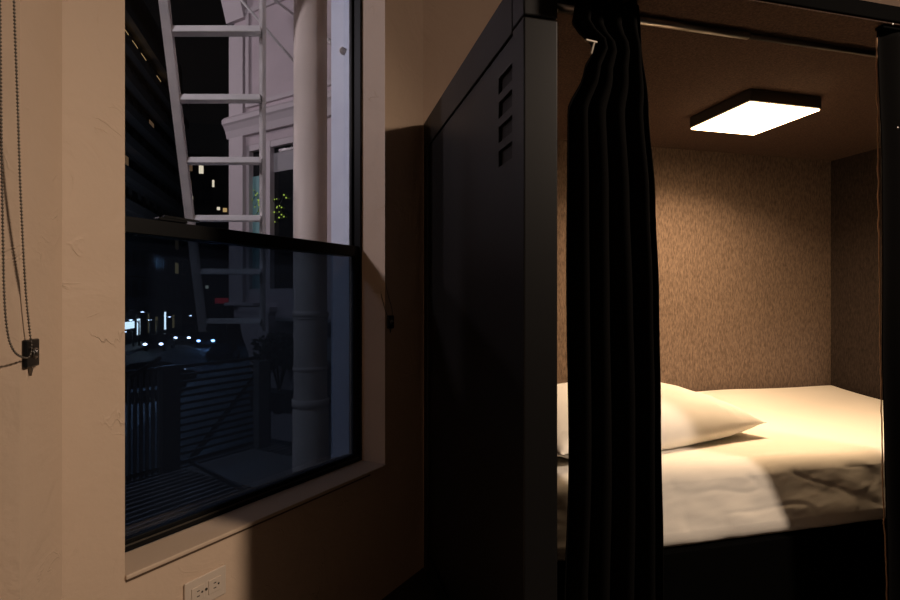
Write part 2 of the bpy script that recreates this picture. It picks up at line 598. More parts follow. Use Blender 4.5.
def smooth(pts, n=8):
    P = [Vector(p) for p in pts]
    out = []
    for i in range(len(P) - 1):
        a, b, c, d = P[max(0, i - 1)], P[i], P[i + 1], P[min(len(P) - 1, i + 2)]
        for k in range(n):
            t = k / n
            out.append(0.5 * ((2 * b) + (c - a) * t + (2 * a - 5 * b + 4 * c - d) * t * t + (3 * b - a - 3 * c + d) * t ** 3))
    out.append(P[-1])
    return out

def bead_chain(name, pts, rad, step, label, org, ang):
    mb = MB()
    dense = smooth(pts, 14)
    for p in path_resample(dense, step):
        g = bmesh.ops.create_icosphere(mb.bm, subdivisions=1, radius=rad)
        bmesh.ops.translate(mb.bm, verts=g['verts'], vec=p)
        for v_ in g['verts']:
            for f in v_.link_faces:
                f.smooth = True
    mb.tube(dense, rad * 0.35, 5)
    return solo(name, mb, M['bead'], org, ang, label, 'chain')

# left: hangs at the edge of the neighbouring window's reveal (pod axes)
def LP(px, py, u=UL + 0.012):
    v_ = outw_v(px, u)
    return (u, v_, zat(py, u, v_, TH))
def outw_v(px, u):
    r = ray(px)
    cs, sn = math.cos(TH), math.sin(TH)
    return u * (cs - sn * r) / (sn + cs * r)
tu = UL + 0.010
tv = outw_v(34, tu)
tz = zat(353, tu, tv, TH)
pts = [LP(12.5, -190), LP(13, -90), LP(14, 0), LP(17.5, 100), LP(20.5, 190), LP(25, 280), LP(29, 325), LP(31.5, 347),
       LP(29, 357), LP(22, 357), LP(14, 351), LP(8, 335), LP(4.5, 300), LP(3, 240), LP(1.5, 150), LP(0.5, 60), LP(-0.5, -60), LP(-1, -190)]
bead_chain('bead_chain', pts, 0.0026, 0.0066, 'metal bead pull chain looping down beside the left edge of the picture', (UL, outw_v(14, UL), LP(12.5, 357)[2]), TH)

def tensioner(org, ang, face, label, mirror=False):
    """small black plate screwed to the wall with a hook and a pointed foot; face = axis pointing into the room"""
    t = thing('chain_tensioner', label, 'chain holder', org, ang, group='blind chain holders')
    x, y, z = org
    hw_ = 0.027 if face == 'x' else 0.021
    def B(mb, d0, d1, s0, s1, z0, z1, bev=0.0):
        if face == 'x':
            return mb.box(x + d0, x + d1, y + s0, y + s1, z + z0, z + z1, bev)
        return mb.box(x + s0, x + s1, y - d1, y - d0, z + z0, z + z1, bev)
    part('plate', B(MB(), 0.0, 0.009, -hw_, hw_, -0.028, 0.028, 0.003), M['black_plastic'], t)
    def P(d, s_, zz):
        return (x + d, y + s_, z + zz) if face == 'x' else (x + s_, y - d, z + zz)
    ring = [P(0.013, 0.009 * math.cos(k * math.pi / 6), 0.009 * math.sin(k * math.pi / 6)) for k in range(0, 11)]
    h = MB().tube(ring, 0.0022, 6)
    h.tube([P(0.013, 0.0, 0.009), P(0.016, -0.002, -0.003)], 0.0025, 6)
    part('hook', h, M['chrome'], t, label='bright metal hook')
    tip = MB()
    A = [P(0.002, -0.004, -0.028), P(0.002, 0.004, -0.028), P(0.002, 0.0, -0.046)]
    A2 = [P(0.008, -0.004, -0.028), P(0.008, 0.004, -0.028), P(0.006, 0.0, -0.046)]
    va = [tip.bm.verts.new(p) for p in A]
    vb = [tip.bm.verts.new(p) for p in A2]
    tip.bm.faces.new(va)
    tip.bm.faces.new(vb)
    for k in range(3):
        tip.bm.faces.new((va[k], va[(k + 1) % 3], vb[(k + 1) % 3], vb[k]))
    part('pointed_foot', tip, M['bead'], t)
    return t
tensioner((UL, tv, tz), TH, 'x', 'small black chain holder with bright hook on the left wall strip')

# right: on the reveal edge of the near window (window axes)
def RP(px, py, b=BF - 0.010):
    a_ = along(px, b, PH)
    return (a_, b, zat(py, a_, b, PH))
pts = [(along(377, BF + 0.05, PH), BF + 0.05, Z(1.6)), (along(377.5, BF + 0.05, PH), BF + 0.05, Z(0.75)), (along(378.5, BF + 0.045, PH), BF + 0.045, Z(0.35)),
       (along(380, BF + 0.03, PH), BF + 0.03, Z(0.08)), RP(384, 306, BF + 0.003), RP(389, 319), RP(391, 321), RP(392, 310, BF - 0.008), RP(386, 285, BF + 0.0),
       (along(381.5, BF + 0.03, PH), BF + 0.03, Z(0.25)), (along(380.5, BF + 0.05, PH), BF + 0.05, Z(0.75)), (along(380, BF + 0.05, PH), BF + 0.05, Z(1.6))]
bead_chain('bead_chain', pts, 0.0022, 0.006, 'thin bead pull chain hanging in the right window reveal', (A_R, BF, RP(389, 321)[2]), PH)
ra = along(389.5, BF, PH)
tensioner((ra, BF, zat(322, ra, BF, PH)), PH, 'y', 'small black chain holder in shade on the wall right of the window')

# ------------------------------------------------------------------ sleeping pod
PUL, PUR = 0.503, 2.86           # outer left and right
PV0, PV1 = 1.240, 2.472          # front and back
ROOF = Z(0.822)
CLG = Z(0.768)
IUL, IUR, IV1 = 0.545, 2.78, 2.375
pod = thing('sleeping_pod', 'charcoal metal sleeping pod with felt lining standing in front of the back wall', 'sleeping pod', (PUL, PV0, 0), TH)
# left side: frame, recessed panel with four vents
fr = MB()
fr.box(PUL, PUL + 0.045, PV0 + 0.081, PV1 - 0.08, Z(0.694), ROOF, 0.003)
part('top_rail', fr, M['pod'], pod)
part('bottom_rail', MB().box(PUL, PUL + 0.045, PV0 + 0.081, PV1 - 0.08, 0.02, 0.10, 0.003), M['pod'], pod)
part('corner_post', MB().box(PUL, PUL + 0.091, PV0, PV0 + 0.080, 0.0, Z(0.698), 0.004), M['pod'], pod)
part('corner_cap', MB().box(PUL, PUL + 0.091, PV0, PV0 + 0.080, Z(0.702), ROOF, 0.004), M['pod'], pod)
part('corner_post', MB().box(PUL, PUL + 0.06, PV1 - 0.079, PV1, 0.0, ROOF, 0.004), M['pod'], pod)
part('corner_post', MB().box(PUR - 0.082, PUR, PV0, PV0 + 0.08, 0.0, ROOF, 0.004), M['pod'], pod)
part('corner_post', MB().box(PUR - 0.06, PUR, PV1 - 0.079, PV1, 0.0, ROOF, 0.004), M['pod'], pod)
pan = MB()
va, vb = PV0 + 0.0805, PV1 - 0.0795
s0, s1 = 1.338, 1.445            # vents, along the depth
u0, u1 = PUL + 0.007, PUL + 0.020
zlo, zhi = 0.1005, Z(0.6935)
vents = [(Z(0.625 - 0.0685 * k - 0.045), Z(0.625 - 0.0685 * k)) for k in range(4)]
pan.box(u0, u1, va, s0, zlo, zhi)
pan.box(u0, u1, s1, vb, zlo, zhi)
edges = [zlo] + [z for vz in reversed(vents) for z in vz] + [zhi]
for k in range(0, len(edges), 2):
    pan.box(u0, u1, s0, s1, edges[k], edges[k + 1])
part('side_panel', pan, M['pod'], pod)
for (z0, z1) in vents:
    v = MB().box(u1 - 0.003, u1 + 0.004, s0 - 0.004, s1 + 0.004, z0 - 0.004, z1 + 0.004)
    part('vent', v, M['pod_dark'], pod, label='black vent opening')
part('side_panel', MB().box(PUR - 0.02, PUR - 0.007, va, vb, 0.02, zhi), M['pod'], pod)
part('back_panel', MB().box(PUL + 0.06, PUR - 0.06, PV1 - 0.012, PV1, 0.0, ROOF - 0.01), M['pod'], pod)
rf = MB().box(PUL + 0.045, PUR, PV0 + 0.08, PV1, CLG + 0.012, ROOF)
part('roof', rf, M['pod'], pod)
part('canopy', MB().box(0.66, PUR - 0.0825, PV0 - 0.095, PV0 + 0.08, CLG + 0.004, ROOF - 0.006, 0.003), M['pod_base'], pod)
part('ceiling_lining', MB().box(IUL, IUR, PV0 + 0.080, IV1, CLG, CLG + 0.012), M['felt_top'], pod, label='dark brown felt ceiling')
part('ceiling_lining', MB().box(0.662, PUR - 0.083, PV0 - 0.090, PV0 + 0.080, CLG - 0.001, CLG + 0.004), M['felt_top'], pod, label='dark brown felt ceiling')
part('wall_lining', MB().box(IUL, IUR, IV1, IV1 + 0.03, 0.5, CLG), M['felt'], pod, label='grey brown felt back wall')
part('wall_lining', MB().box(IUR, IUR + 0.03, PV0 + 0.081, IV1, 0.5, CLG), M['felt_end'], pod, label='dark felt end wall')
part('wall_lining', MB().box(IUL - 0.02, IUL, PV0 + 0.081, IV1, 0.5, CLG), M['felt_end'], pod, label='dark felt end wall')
MZ0 = Z(-0.722)                  # underside of the mattress
bb = MB()
bb.box(IUL, IUR, 1.340, IV1, 0.0, MZ0 - 0.001, 0.004)
part('bed_base', bb, M['pod_base'], pod)

# pod ceiling lamp: square housing with glowing diffuser
lu, lv = 1.70, 1.790
HL = 0.163
lmp = thing('ceiling_lamp', 'square flat warm glowing lamp fixed to the pod ceiling', 'lamp', (lu, lv, Z(0.715)), TH)
hb = MB()
hb.box(lu - HL, lu + HL, lv - HL, lv + HL, Z(0.722), CLG, 0.006)
part('housing', hb, M['lamp_body'], lmp)
db = MB().box(lu - HL + 0.004, lu + HL - 0.004, lv - HL + 0.004, lv + HL - 0.004, Z(0.7155), Z(0.7219), 0.003)
part('diffuser', db, M['diffuser'], lmp, label='glowing warm white diffuser')

# curtain rod
RV, RZ = 1.285, Z(0.7555)
rod = thing('curtain_rod', 'thin telescopic metal curtain rod across the pod opening under the ceiling', 'curtain rod', (PUL + 0.082, RV, RZ), TH)
uj = along(748, RV, TH)
part('outer_tube', MB().tube([(PUL + 0.095, RV, RZ), (uj, RV, RZ)], 0.0108, 16), M['chrome'], rod)
part('inner_tube', MB().tube([(uj - 0.02, RV, RZ), (PUR - 0.090, RV, RZ)], 0.0088, 16), M['rod_dark'], rod, label='thinner dark tube')
part('end_cap', MB().tube([(PUL + 0.0915, RV, RZ), (PUL + 0.104, RV, RZ)], 0.0122, 16), M['rod_dark'], rod)
part('end_cap', MB().tube([(PUR - 0.0825, RV, RZ), (PUR - 0.097, RV, RZ)], 0.0122, 16), M['rod_dark'], rod)

# mattress in its fitted sheet
def rounded_box_pts(x0, x1, y0, y1, z0, z1, r, nx, ny, nz, mb, fn=None):
    """box with rounded edges, densely meshed; fn moves each finished point"""
    cache = {}
    def vert(p):
        key = (round(p[0], 5), round(p[1], 5), round(p[2], 5))
        if key not in cache:
            q = Vector((min(max(p[0], x0 + r), x1 - r), min(max(p[1], y0 + r), y1 - r), min(max(p[2], z0 + r), z1 - r)))
            d = Vector(p) - q
            if d.length > 1e-9:
                d.normalize()
            o = q + d * r
            if fn:
                o = fn(o)
            cache[key] = mb.bm.verts.new(o)
        return cache[key]
    def spaced(a, b, n):
        out = [a, a + r * 0.25, a + r * 0.6]
        for k in range(n + 1):
            out.append(a + r + (b - a - 2 * r) * k / n)
        return out + [b - r * 0.6, b - r * 0.25, b]
    X, Y, Zs = spaced(x0, x1, nx), spaced(y0, y1, ny), spaced(z0, z1, nz)
    def quad(a, b, c, d):
        f = mb.bm.faces.new((vert(a), vert(b), vert(c), vert(d)))
        f.smooth = True
    for i in range(len(X) - 1):
        for j in range(len(Y) - 1):
            for z in (z0, z1):
                quad((X[i], Y[j], z), (X[i + 1], Y[j], z), (X[i + 1], Y[j + 1], z), (X[i], Y[j + 1], z))
    for i in range(len(X) - 1):
        for k in range(len(Zs) - 1):
            for y in (y0, y1):
                quad((X[i], y, Zs[k]), (X[i + 1], y, Zs[k]), (X[i + 1], y, Zs[k + 1]), (X[i], y, Zs[k + 1]))
    for j in range(len(Y) - 1):
        for k in range(len(Zs) - 1):
            for x in (x0, x1):
                quad((x, Y[j], Zs[k]), (x, Y[j + 1], Zs[k]), (x, Y[j + 1], Zs[k + 1]), (x, Y[j], Zs[k + 1]))

MT = Z(-0.497)
MV0 = 1.335
def sheet_move(p):
    x, y, z = p
    top = max(0.0, (z - (MT - 0.05)) / 0.05)
    top = min(1.0, top)
    n1 = noise.noise(Vector((x * 2.2, y * 2.2, 0.3)))
    z2 = z
    if top > 0:
        z2 += top * (0.010 * n1 + 0.046 * max(0, (y - 2.0) / 0.36) ** 1.5 - 0.006 * math.exp(-((x - 1.7) / 0.5) ** 2))
        # soft tension wrinkles near the front edge
        fr_ = math.exp(-((y - MV0 - 0.06) / 0.10) ** 2)
        z2 += top * fr_ * 0.003 * noise.noise(Vector((x * 9, y * 16, 2.0)))
    y2 = y + 0.074 * max(0.0, (z - MZ0) / (MT - MZ0)) * max(0.0, 1 - (y - MV0) / 0.30)
    if y < MV0 + 0.04 and z < MT - 0.02:
        hgt = (MT - z) / 0.22
        rip = noise.noise(Vector((x * 7.5 + z * 12.0, z * 11.0 - x * 4.5, 5.0)))
        rip2 = noise.noise(Vector((x * 13 + z * 26, z * 30 - x * 9, 8.0))) + 0.6 * noise.noise(Vector((x * 30 - z * 40, z * 60, 3.0)))
        cr = abs(noise.noise(Vector((x * 4 + z * 10, z * 6 - x * 3, 11.0))))
        y2 += -0.0030 * rip * (0.4 + hgt) - 0.0007 * rip2 + 0.0012 * max(0, 0.10 - cr) / 0.10
        z2 += 0.001 * rip * (1 - hgt)
    return Vector((x, y2, z2))
mm = MB()
rounded_box_pts(IUL + 0.012, IUR - 0.010, MV0, IV1 - 0.006, MZ0, MT, 0.046, 190, 60, 34, mm, sheet_move)
mat_o = solo('mattress', mm, M['sheet'], (IUL, MV0, MZ0), TH, 'long mattress in a pale cream fitted sheet inside the pod', 'mattress')
hm = MB()
npt = 90
hpts = []
for k in range(npt + 1):
    x = IUL + 0.06 + (IUR - IUL - 0.12) * k / npt
    hpts.append((x, MV0 + 0.040 + 0.004 * noise.noise(Vector((x * 8, 1, 1))), MZ0 + 0.008 + 0.003 * noise.noise(Vector((x * 6, 4, 1)))))
hm.tube(hpts, 0.005, 6)
part('elastic_hem', hm, M['sheet'], mat_o)

# pillow
PU0, PU1 = 0.74, 1.70
PVa, PVb = 1.60, 2.12
pcx, pcy = 1.086, 1.822
PROT = math.radians(12)
PHX, PHY, PHH = 0.465, 0.305, 0.150
def pillow_pt(s, t, side):
    bx = PHX * s * (1 - 0.035 * (1 - t * t))
    by = PHY * t * (1 - 0.02 * (1 - s * s))
    e = max(0.0, (1 - abs(s) ** 2.6)) ** 0.55 * max(0.0, (1 - abs(t) ** 2.4)) ** 0.48
    bx, by = rot(PROT, bx, by)
    zz = PHH * e
    wr = noise.noise(Vector((s * 6, t * 5, 1.7 + side)))
    wr2 = noise.noise(Vector((s * 17 + t * 7, t * 11 - s * 6, 4.4)))
    cor = (abs(s) * abs(t)) ** 1.5
    zz += e * (0.008 * wr) + 0.010 * wr2 * cor * min(1, e * 3)
    base = 0.050 - 0.012 * (1 - cor)
    if side > 0:
        return (pcx + bx, pcy + by, MT + base + zz * 1.0)
    return (pcx + bx, pcy + by, MT + base - min(0.036, zz * 0.62) + 0.004)
pm = MB()
N = 56
def sp(k, n):                    # finer towards the seam
    x = -1 + 2 * k / n
    return math.sin(x * math.pi / 2)
rows = {}
for side in (1, -1):
    for i in range(N + 1):
        for j in range(N + 1):
            bd = i in (0, N) or j in (0, N)
            key = (i, j, 0 if bd else side)
            if key not in rows:
                s_, t_ = sp(i, N), sp(j, N)
                p = pillow_pt(s_, t_, side)
                if bd:
                    p = pillow_pt(s_, t_, 1)
                rows[key] = pm.bm.verts.new(p)
def rv(i, j, side):
    return rows[(i, j, 0 if (i in (0, N) or j in (0, N)) else side)]
for side in (1, -1):
    for i in range(N):
        for j in range(N):
            q = (rv(i, j, side), rv(i + 1, j, side), rv(i + 1, j + 1, side), rv(i, j + 1, side))
            f = pm.bm.faces.new(q if side > 0 else tuple(reversed(q)))
            f.smooth = True
solo('pillow', pm, M['pillow'], (pcx, pcy, MT), TH, 'plump white pillow lying on the mattress, half hidden by the black curtain', 'pillow')

# ------------------------------------------------------------------ curtains
def curtain_mesh(left_fn, right_fn, ztop, zbot, vbase, folds, amp, seed, nu=120, nz=90, lean=0.0):
    mb = MB()
    def f(s, t):
        z = ztop + (zbot - ztop) * t
        L, R = left_fn(z), right_fn(z)
        u = L + (R - L) * s
        ph = folds * 2 * math.pi * s + 0.8 * noise.noise(Vector((s * 3, t * 1.2, seed)))
        a = amp * (0.75 + 0.5 * noise.noise(Vector((s * 5, t * 0.8, seed + 3))))
        v = vbase + a * math.sin(ph) + lean * t + 0.010 * noise.noise(Vector((s * 9, t * 3, seed + 9)))
        u2 = u + 0.25 * a * math.cos(ph * 1.0 + 0.6) * (4 * s * (1 - s))
        return (u2, v, z)
    mb.grid(f, nu, nz)
    bmesh.ops.recalc_face_normals(mb.bm, faces=mb.bm.faces)
    return mb

def interp(tab):
    tab = sorted(tab)
    def g(z):
        if z <= tab[0][0]:
            return tab[0][1]
        for (z0, a0_), (z1, a1_) in zip(tab, tab[1:]):
            if z <= z1:
                k = (z - z0) / (z1 - z0)
                k = k * k * (3 - 2 * k)
                return a0_ + (a1_ - a0_) * k
        return tab[-1][1]
    return g

CV = 1.240
def edge_tab(rows_, v=CV):
    out = []
    for (px, py) in rows_:
        u = along(px, v, TH)
        out.append((zat(py, u, v, TH), u))
    return interp(out)
Lf = edge_tab([(584, -14), (574, 8), (572, 22), (594, 46), (583, 72), (567, 112), (566, 300), (567, 450), (562, 640), (562, 800)], CV)
Rf = edge_tab([(640, -10), (643, 40), (650, 105), (657, 200), (660.5, 300), (663, 420), (665, 545), (667, 800)], CV - 0.01)
ct = thing('curtain', 'black gathered curtain bunched near the left post of the pod opening', 'curtain', (along(610, CV, TH), CV, 0.06), TH, group='pod curtains')
fab = part('fabric', curtain_mesh(Lf, Rf, Z(0.766), 0.07, CV, 4.5, 0.021, 1.3), M['curtain'], ct, fix=False)
md = fab.modifiers.new('Thickness', 'SOLIDIFY')
md.thickness = 0.003
cl = MB()
uc = along(592, CV - 0.035, TH)
zc_ = zat(41.5, uc, CV - 0.035, TH)
cl.bar((uc - 0.019, CV - 0.036, zc_ + 0.001), (uc + 0.014, CV - 0.034, zc_ - 0.001), 0.007, 0.006, bev=0.0015)
cl.bar((uc + 0.006, CV - 0.035, zc_), (uc - 0.003, CV - 0.035, zc_ - 0.032), 0.006, 0.005, bev=0.001)
part('metal_clip', cl, M['bead'], ct, label='shiny metal clip')

CV2 = 1.168
Lf2 = edge_tab([(878, -10), (878.5, 45), (880, 170), (882, 330), (884, 450), (888.5, 600), (891, 800)], CV2)
Rf2 = lambda z: 1.98 + 0.02 * math.sin(z * 2)
ct2 = thing('curtain', 'black curtain at the right edge of the pod opening with a tan strip for its lamp-lit fuzzy edge', 'curtain', (1.75, CV2, 0.06), TH, group='pod curtains')
fab2 = part('fabric', curtain_mesh(Lf2, Rf2, Z(0.760), 0.07, CV2, 5.0, 0.018, 6.1), M['curtain'], ct2, fix=False)
md = fab2.modifiers.new('Thickness', 'SOLIDIFY')
md.thickness = 0.003
tr2 = MB()
tp = []
for k in range(160):
    z = Z(0.735) + (0.30 - Z(0.735)) * k / 159
    tp.append((Lf2(z) - 0.0015 + 0.0012 * noise.noise(Vector((z * 40, 2, 2))), CV2 + 0.004 + 0.003 * noise.noise(Vector((z * 25, 5, 1))), z))
tr2.tube(tp, [0.0017 + 0.0012 * abs(noise.noise(Vector((k * 0.7, 1, 9)))) for k in range(160)], 6)
part('lit_edge_strip', tr2, M['lit_fuzz'], ct2, label='tan strip standing in for lamp light on the fuzzy edge')
part('header_track', MB().box(along(879, CV2, TH), 1.98, CV2 - 0.012, CV2 + 0.012, Z(0.757), Z(0.7665), 0.002), M['pod_base'], ct2)
for px, py in ((893, 24), (898, 128)):
    u = along(px, CV2 - 0.025, TH)
    z = zat(py, u, CV2 - 0.025, TH)
    part('snap', MB().sphere((u, CV2 - 0.024, z), 0.004, (1, 0.5, 1)), M['chrome'], ct2, label='tiny shiny snap')

# ------------------------------------------------------------------ outside: fire escape
# ladder-stair: flat white treads between two channel stringers, going down and away
ld = thing('fire_escape_ladder', 'white steel ladder with flat treads slanting down outside the window', 'ladder', (-1.4, 3.7, Z(-0.65)), 0.0)
pR0, pR1 = Vector((-1.01, 2.9, Z(1.444))), Vector((-1.1415, 3.28, Z(0.495)))
pL0, pL1 = Vector((-1.515, 2.9, Z(1.444))), Vector((-1.579, 3.28, Z(0.495)))
def lr(side, k):
    return (pR0.lerp(pR1, k) if side == 'R' else pL0.lerp(pL1, k))
for side in 'LR':
    st = MB()
    a_, b_ = lr(side, -0.55), lr(side, 1.72)
    sgn = -1 if side == 'L' else 1
    # channel: web plus two flanges
    upv = (b_ - a_).cross(Vector((1, 0.35, 0))).normalized()
    off = Vector((sgn * 0.012, 0, 0))
    if side == 'L':
        st.bar(a_ + off, b_ + off, 0.014, 0.085, up=upv)
        st.bar(a_ + upv * 0.040, b_ + upv * 0.040, 0.045, 0.010, up=upv)
        st.bar(a_ - upv * 0.040, b_ - upv * 0.040, 0.045, 0.010, up=upv)
    else:
        st.bar(a_ + off, b_ + off, 0.020, 0.075, up=upv)
        st.bar(a_ - upv * 0.034, b_ - upv * 0.034, 0.030, 0.010, up=upv)
    part('stringer', st, M['white_metal'], ld)
for k in range(-1, 6):
    kk = k / 3.0
    L_, R_ = lr('L', kk), lr('R', kk)
    th_ = 0.034
    t = MB().bar(L_, R_, 0.062, th_, bev=0.004)
    part('tread', t, M['white_metal'], ld)

# balcony below with slatted guard, posts, pickets and grating floor
BB = 4.4
PLZ = Z(-1.45)
fe = thing('fire_escape_balcony', 'dark steel fire escape balcony with slatted guard below the window', 'balcony', (2.6, 3.2, PLZ - 0.05), PH)
xa, xb = along(178, BB, PH), along(259, BB, PH)
gr = MB()
for k in range(26):
    y = 2.42 + (BB + 0.1 - 2.42) * k / 25
    gr.box(1.2, xb + 0.15, y - 0.012, y + 0.012, PLZ - 0.03, PLZ)
for x in (1.2, 2.0, 2.8, xb + 0.12):
    gr.box(x, x + 0.04, 2.42, BB + 0.1, PLZ - 0.06, PLZ - 0.03)
part('grating', gr, M['grate'], fe)
part('landing_plate', MB().box(xa, xb - 0.15, BB - 1.0, BB - 0.12, PLZ + 0.001, PLZ + 0.012), M['grate'], fe)
zt_ = Z(-0.63)
for k in range(12):
    z = zt_ - 0.062 * k - 0.012
    part('slat', MB().box(xa, xb, BB - 0.006, BB + 0.02, z - 0.022, z), M['dark_metal'], fe)
for z in (Z(-1.405), Z(-0.575)):
    part('rail', MB().box(xa - 1.2, xb, BB - 0.012, BB + 0.018, z - 0.015, z + 0.012), M['dark_metal'], fe)
xp0, xp1 = along(159, BB, PH), along(177, BB, PH)
part('post', MB().box(xp0, xp1, BB - 0.05, BB + 0.03, PLZ, Z(-0.555)), M['dark_metal'], fe, label='broad black post plate')
xq0, xq1 = along(256, BB - 0.06, PH), along(267, BB - 0.06, PH)
part('post', MB().box(xq0, xq1, BB - 0.10, BB - 0.02, PLZ, Z(-0.60), 0.004), M['grey_metal'], fe, label='grey square post')
part('post', MB().box(xq1 + 0.01, xq1 + 0.07, BB - 0.03, BB + 0.03, PLZ, Z(-0.55)), M['dark_metal'], fe)
for px in range(129, 160, 6):
    x = along(px, BB, PH)
    part('picket', MB().box(x - 0.010, x + 0.010, BB - 0.01, BB + 0.01, PLZ, Z(-0.575)), M['grey_metal'], fe)
part('brace', MB().bar((along(128, BB, PH), BB - 0.02, Z(-0.62)), (xp0, BB - 0.02, Z(-0.48)), 0.02, 0.03), M['dark_metal'], fe)
part('brace', MB().bar((xa + 0.12, BB + 0.05, Z(-1.42)), (along(160, BB, PH), BB - 1.2, Z(-1.43)), 0.02, 0.03), M['dark_metal'], fe)

# thin white diagonal rods above (upper balcony brackets)
AW = 4.3                          # wall of the neighbouring wing (window axes), facing this window
def WP(px, py, a):
    b = outw(px, a, PH)
    return (a, b, zat(py, a, b, PH))
for lab, (p, q, a, a2) in zip(('thin white rod crossing above the ladder in front of the panelled wall',
                           'short thin white rod at the top beside the thick pipe',
                           'thin white strut right of the thick pipe'),
                          (((220, -24.5), (318, 89), 3.3, AW), ((240, -25), (318, 32), 3.3, AW), ((318, 33), (343, 51), AW, 1.80))):
    A_, B_ = WP(*p, a), WP(*q, a2)
    solo('tie_rod', MB().tube([A_, B_], 0.013 if a < 4 else 0.016, 8), M['white_metal'], B_, PH, lab, 'rod', group='white tie rods')

# ------------------------------------------------------------------ outside: thick pipe
dp = thing('drain_pipe', 'thick pale drain pipe with ring joints standing right outside the window', 'pipe', (0, 0, Z(-3.5)), 0.0)
DY = 3.0
DX = ray(310.5) * DY
dp.location = (DX, DY, Z(-3.5))
ORG[dp.name] = (DX, DY, Z(-3.5))
RD = 0.0905
part('shaft', MB().lathe((DX, DY, 0), [(RD, Z(-3.5)), (RD, Z(2.6))], 40), M['pipe'], dp)
for py, hh, rr in ((314, 0.016, 1.10), (318, 0.006, 1.06), (368, 0.012, 1.07), (402, 0.022, 1.12)):
    zc2 = Z((300 - py) / FPX * DY)
    part('ring_joint', MB().lathe((DX, DY, 0), [(RD * 1.01, zc2 - hh), (RD * rr, zc2 - hh * 0.8), (RD * rr, zc2 + hh * 0.8), (RD * 1.01, zc2 + hh)], 40), M['pipe'], dp)
part('wide_socket', MB().lathe((DX, DY, 0), [(RD * 1.02, Z(-0.60)), (RD * 1.08, Z(-0.61)), (RD * 1.08, Z(-2.4)), (RD * 1.02, Z(-2.41))], 40), M['pipe'], dp)

# ------------------------------------------------------------------ outside: white wing of the building
wing = thing('building_wing', 'pale stucco wing of the building with cornice and windows behind the ladder', 'building', (AW, 3.5, Z(-4.2)), PH)
bE = outw(234, AW, PH)            # far corner
bW1 = outw(246, AW, PH)           # window, far and near side
bW0 = outw(296, AW, PH)
zc_t = zat(122, AW, bW1, PH)      # underside of the cornice
zw_t = zat(146, AW, bW1, PH)
zw_b = Z(-0.04) + 0.10
BOT = Z(-0.20)
wl = MB()
wl.box(AW, AW + 0.3, bW1, bE, BOT, Z(4.5))
wl.box(AW, AW + 0.3, BO + 0.15, bW0, BOT, Z(4.5))
wl.box(AW, AW + 0.3, bW0, bW1, zw_t, Z(4.5))
wl.box(AW, AW + 0.3, bW0, bW1, BOT, zw_b)
part('wall', wl, M['stucco'], wing)
# corner pilaster with flared cap
bp1 = outw(246, AW, PH)
pl = MB().box(AW - 0.05, AW, bp1, bE + 0.03, Z(-0.04), Z(3.2))
part('pilaster', pl, M['trim_white'], wing)
zcp = zat(24, AW, bE, PH)
cap = MB()
cap.prism([(AW - 0.05, zcp), (AW - 0.13, zcp + 0.28), (AW - 0.13, zcp + 0.36), (AW, zcp + 0.36), (AW, zcp)], 'y', bp1 - 0.02, bE + 0.08)
part('pilaster_cap', cap, M['trim_white'], wing)
# panel moulding on the upper wall
pz0, pz1 = zat(104, AW, outw(246, AW, PH), PH), zat(16, AW, outw(246, AW, PH), PH)
mo = MB()
yb0, yb1 = BO + 0.9, bp1 - 0.02
for (y0, y1, z0, z1) in ((yb1 - 0.06, yb1, pz0, pz1), (yb0, yb1, pz0 - 0.06, pz0), (yb0, yb1, pz1, pz1 + 0.06)):
    mo.box(AW - 0.03, AW, y0, y1, z0, z1, 0.008)
part('panel_moulding', mo, M['trim_white'], wing)
# moulded cornice over the window
h = zat(124, AW - 0.1, bE, PH)
co = MB().prism([(AW, h - 0.16), (AW - 0.05, h - 0.16), (AW - 0.07, h - 0.08), (AW - 0.10, h - 0.02), (AW - 0.12, h + 0.0), (AW - 0.12, h + 0.05), (AW - 0.08, h + 0.09), (AW, h + 0.12)], 'y', BO + 0.2, bE + 0.07)
part('cornice', co, M['trim_white'], wing)
part('upper_band', MB().box(AW - 0.06, AW, BO + 0.2, bE + 0.03, zcp + 0.38, zcp + 0.46, 0.01), M['trim_white'], wing)
# window of the wing
wf = MB()
for (y0, y1, z0, z1) in ((bW0, bW0 + 0.05, zw_b, zw_t), (bW1 - 0.05, bW1, zw_b, zw_t), (bW0, bW1, zw_t - 0.07, zw_t), (bW0, bW1, zw_b, zw_b + 0.07)):
    wf.box(AW + 0.005, AW + 0.07, y0, y1, z0, z1)
bm_ = outw(267, AW, PH)
wf.box(AW + 0.0, AW + 0.07, bm_ - 0.05, bm_ + 0.05, zw_b, zw_t)
wfo = part('window', wf, M['trim_white'], wing)
part('pane', MB().box(AW + 0.065, AW + 0.09, bW0, bW1, zw_b, zw_t), M['dark_pane'], wfo, label='dark window interior')
zs1, zs0 = zat(152, AW, outw(272, AW, PH), PH), zat(171, AW, outw(272, AW, PH), PH)
part('roller_shade', MB().box(AW + 0.055, AW + 0.064, bW0, bm_ - 0.05, zs0, zs1), M['shade'], wfo, label='pale half-lowered shade')
part('drape', MB().box(AW + 0.055, AW + 0.064, outw(260, AW + 0.05, PH), outw(252, AW + 0.05, PH), zw_b, zat(176, AW + .05, outw(257, AW + .05, PH), PH)), M['teal'], wfo, label='teal drape')
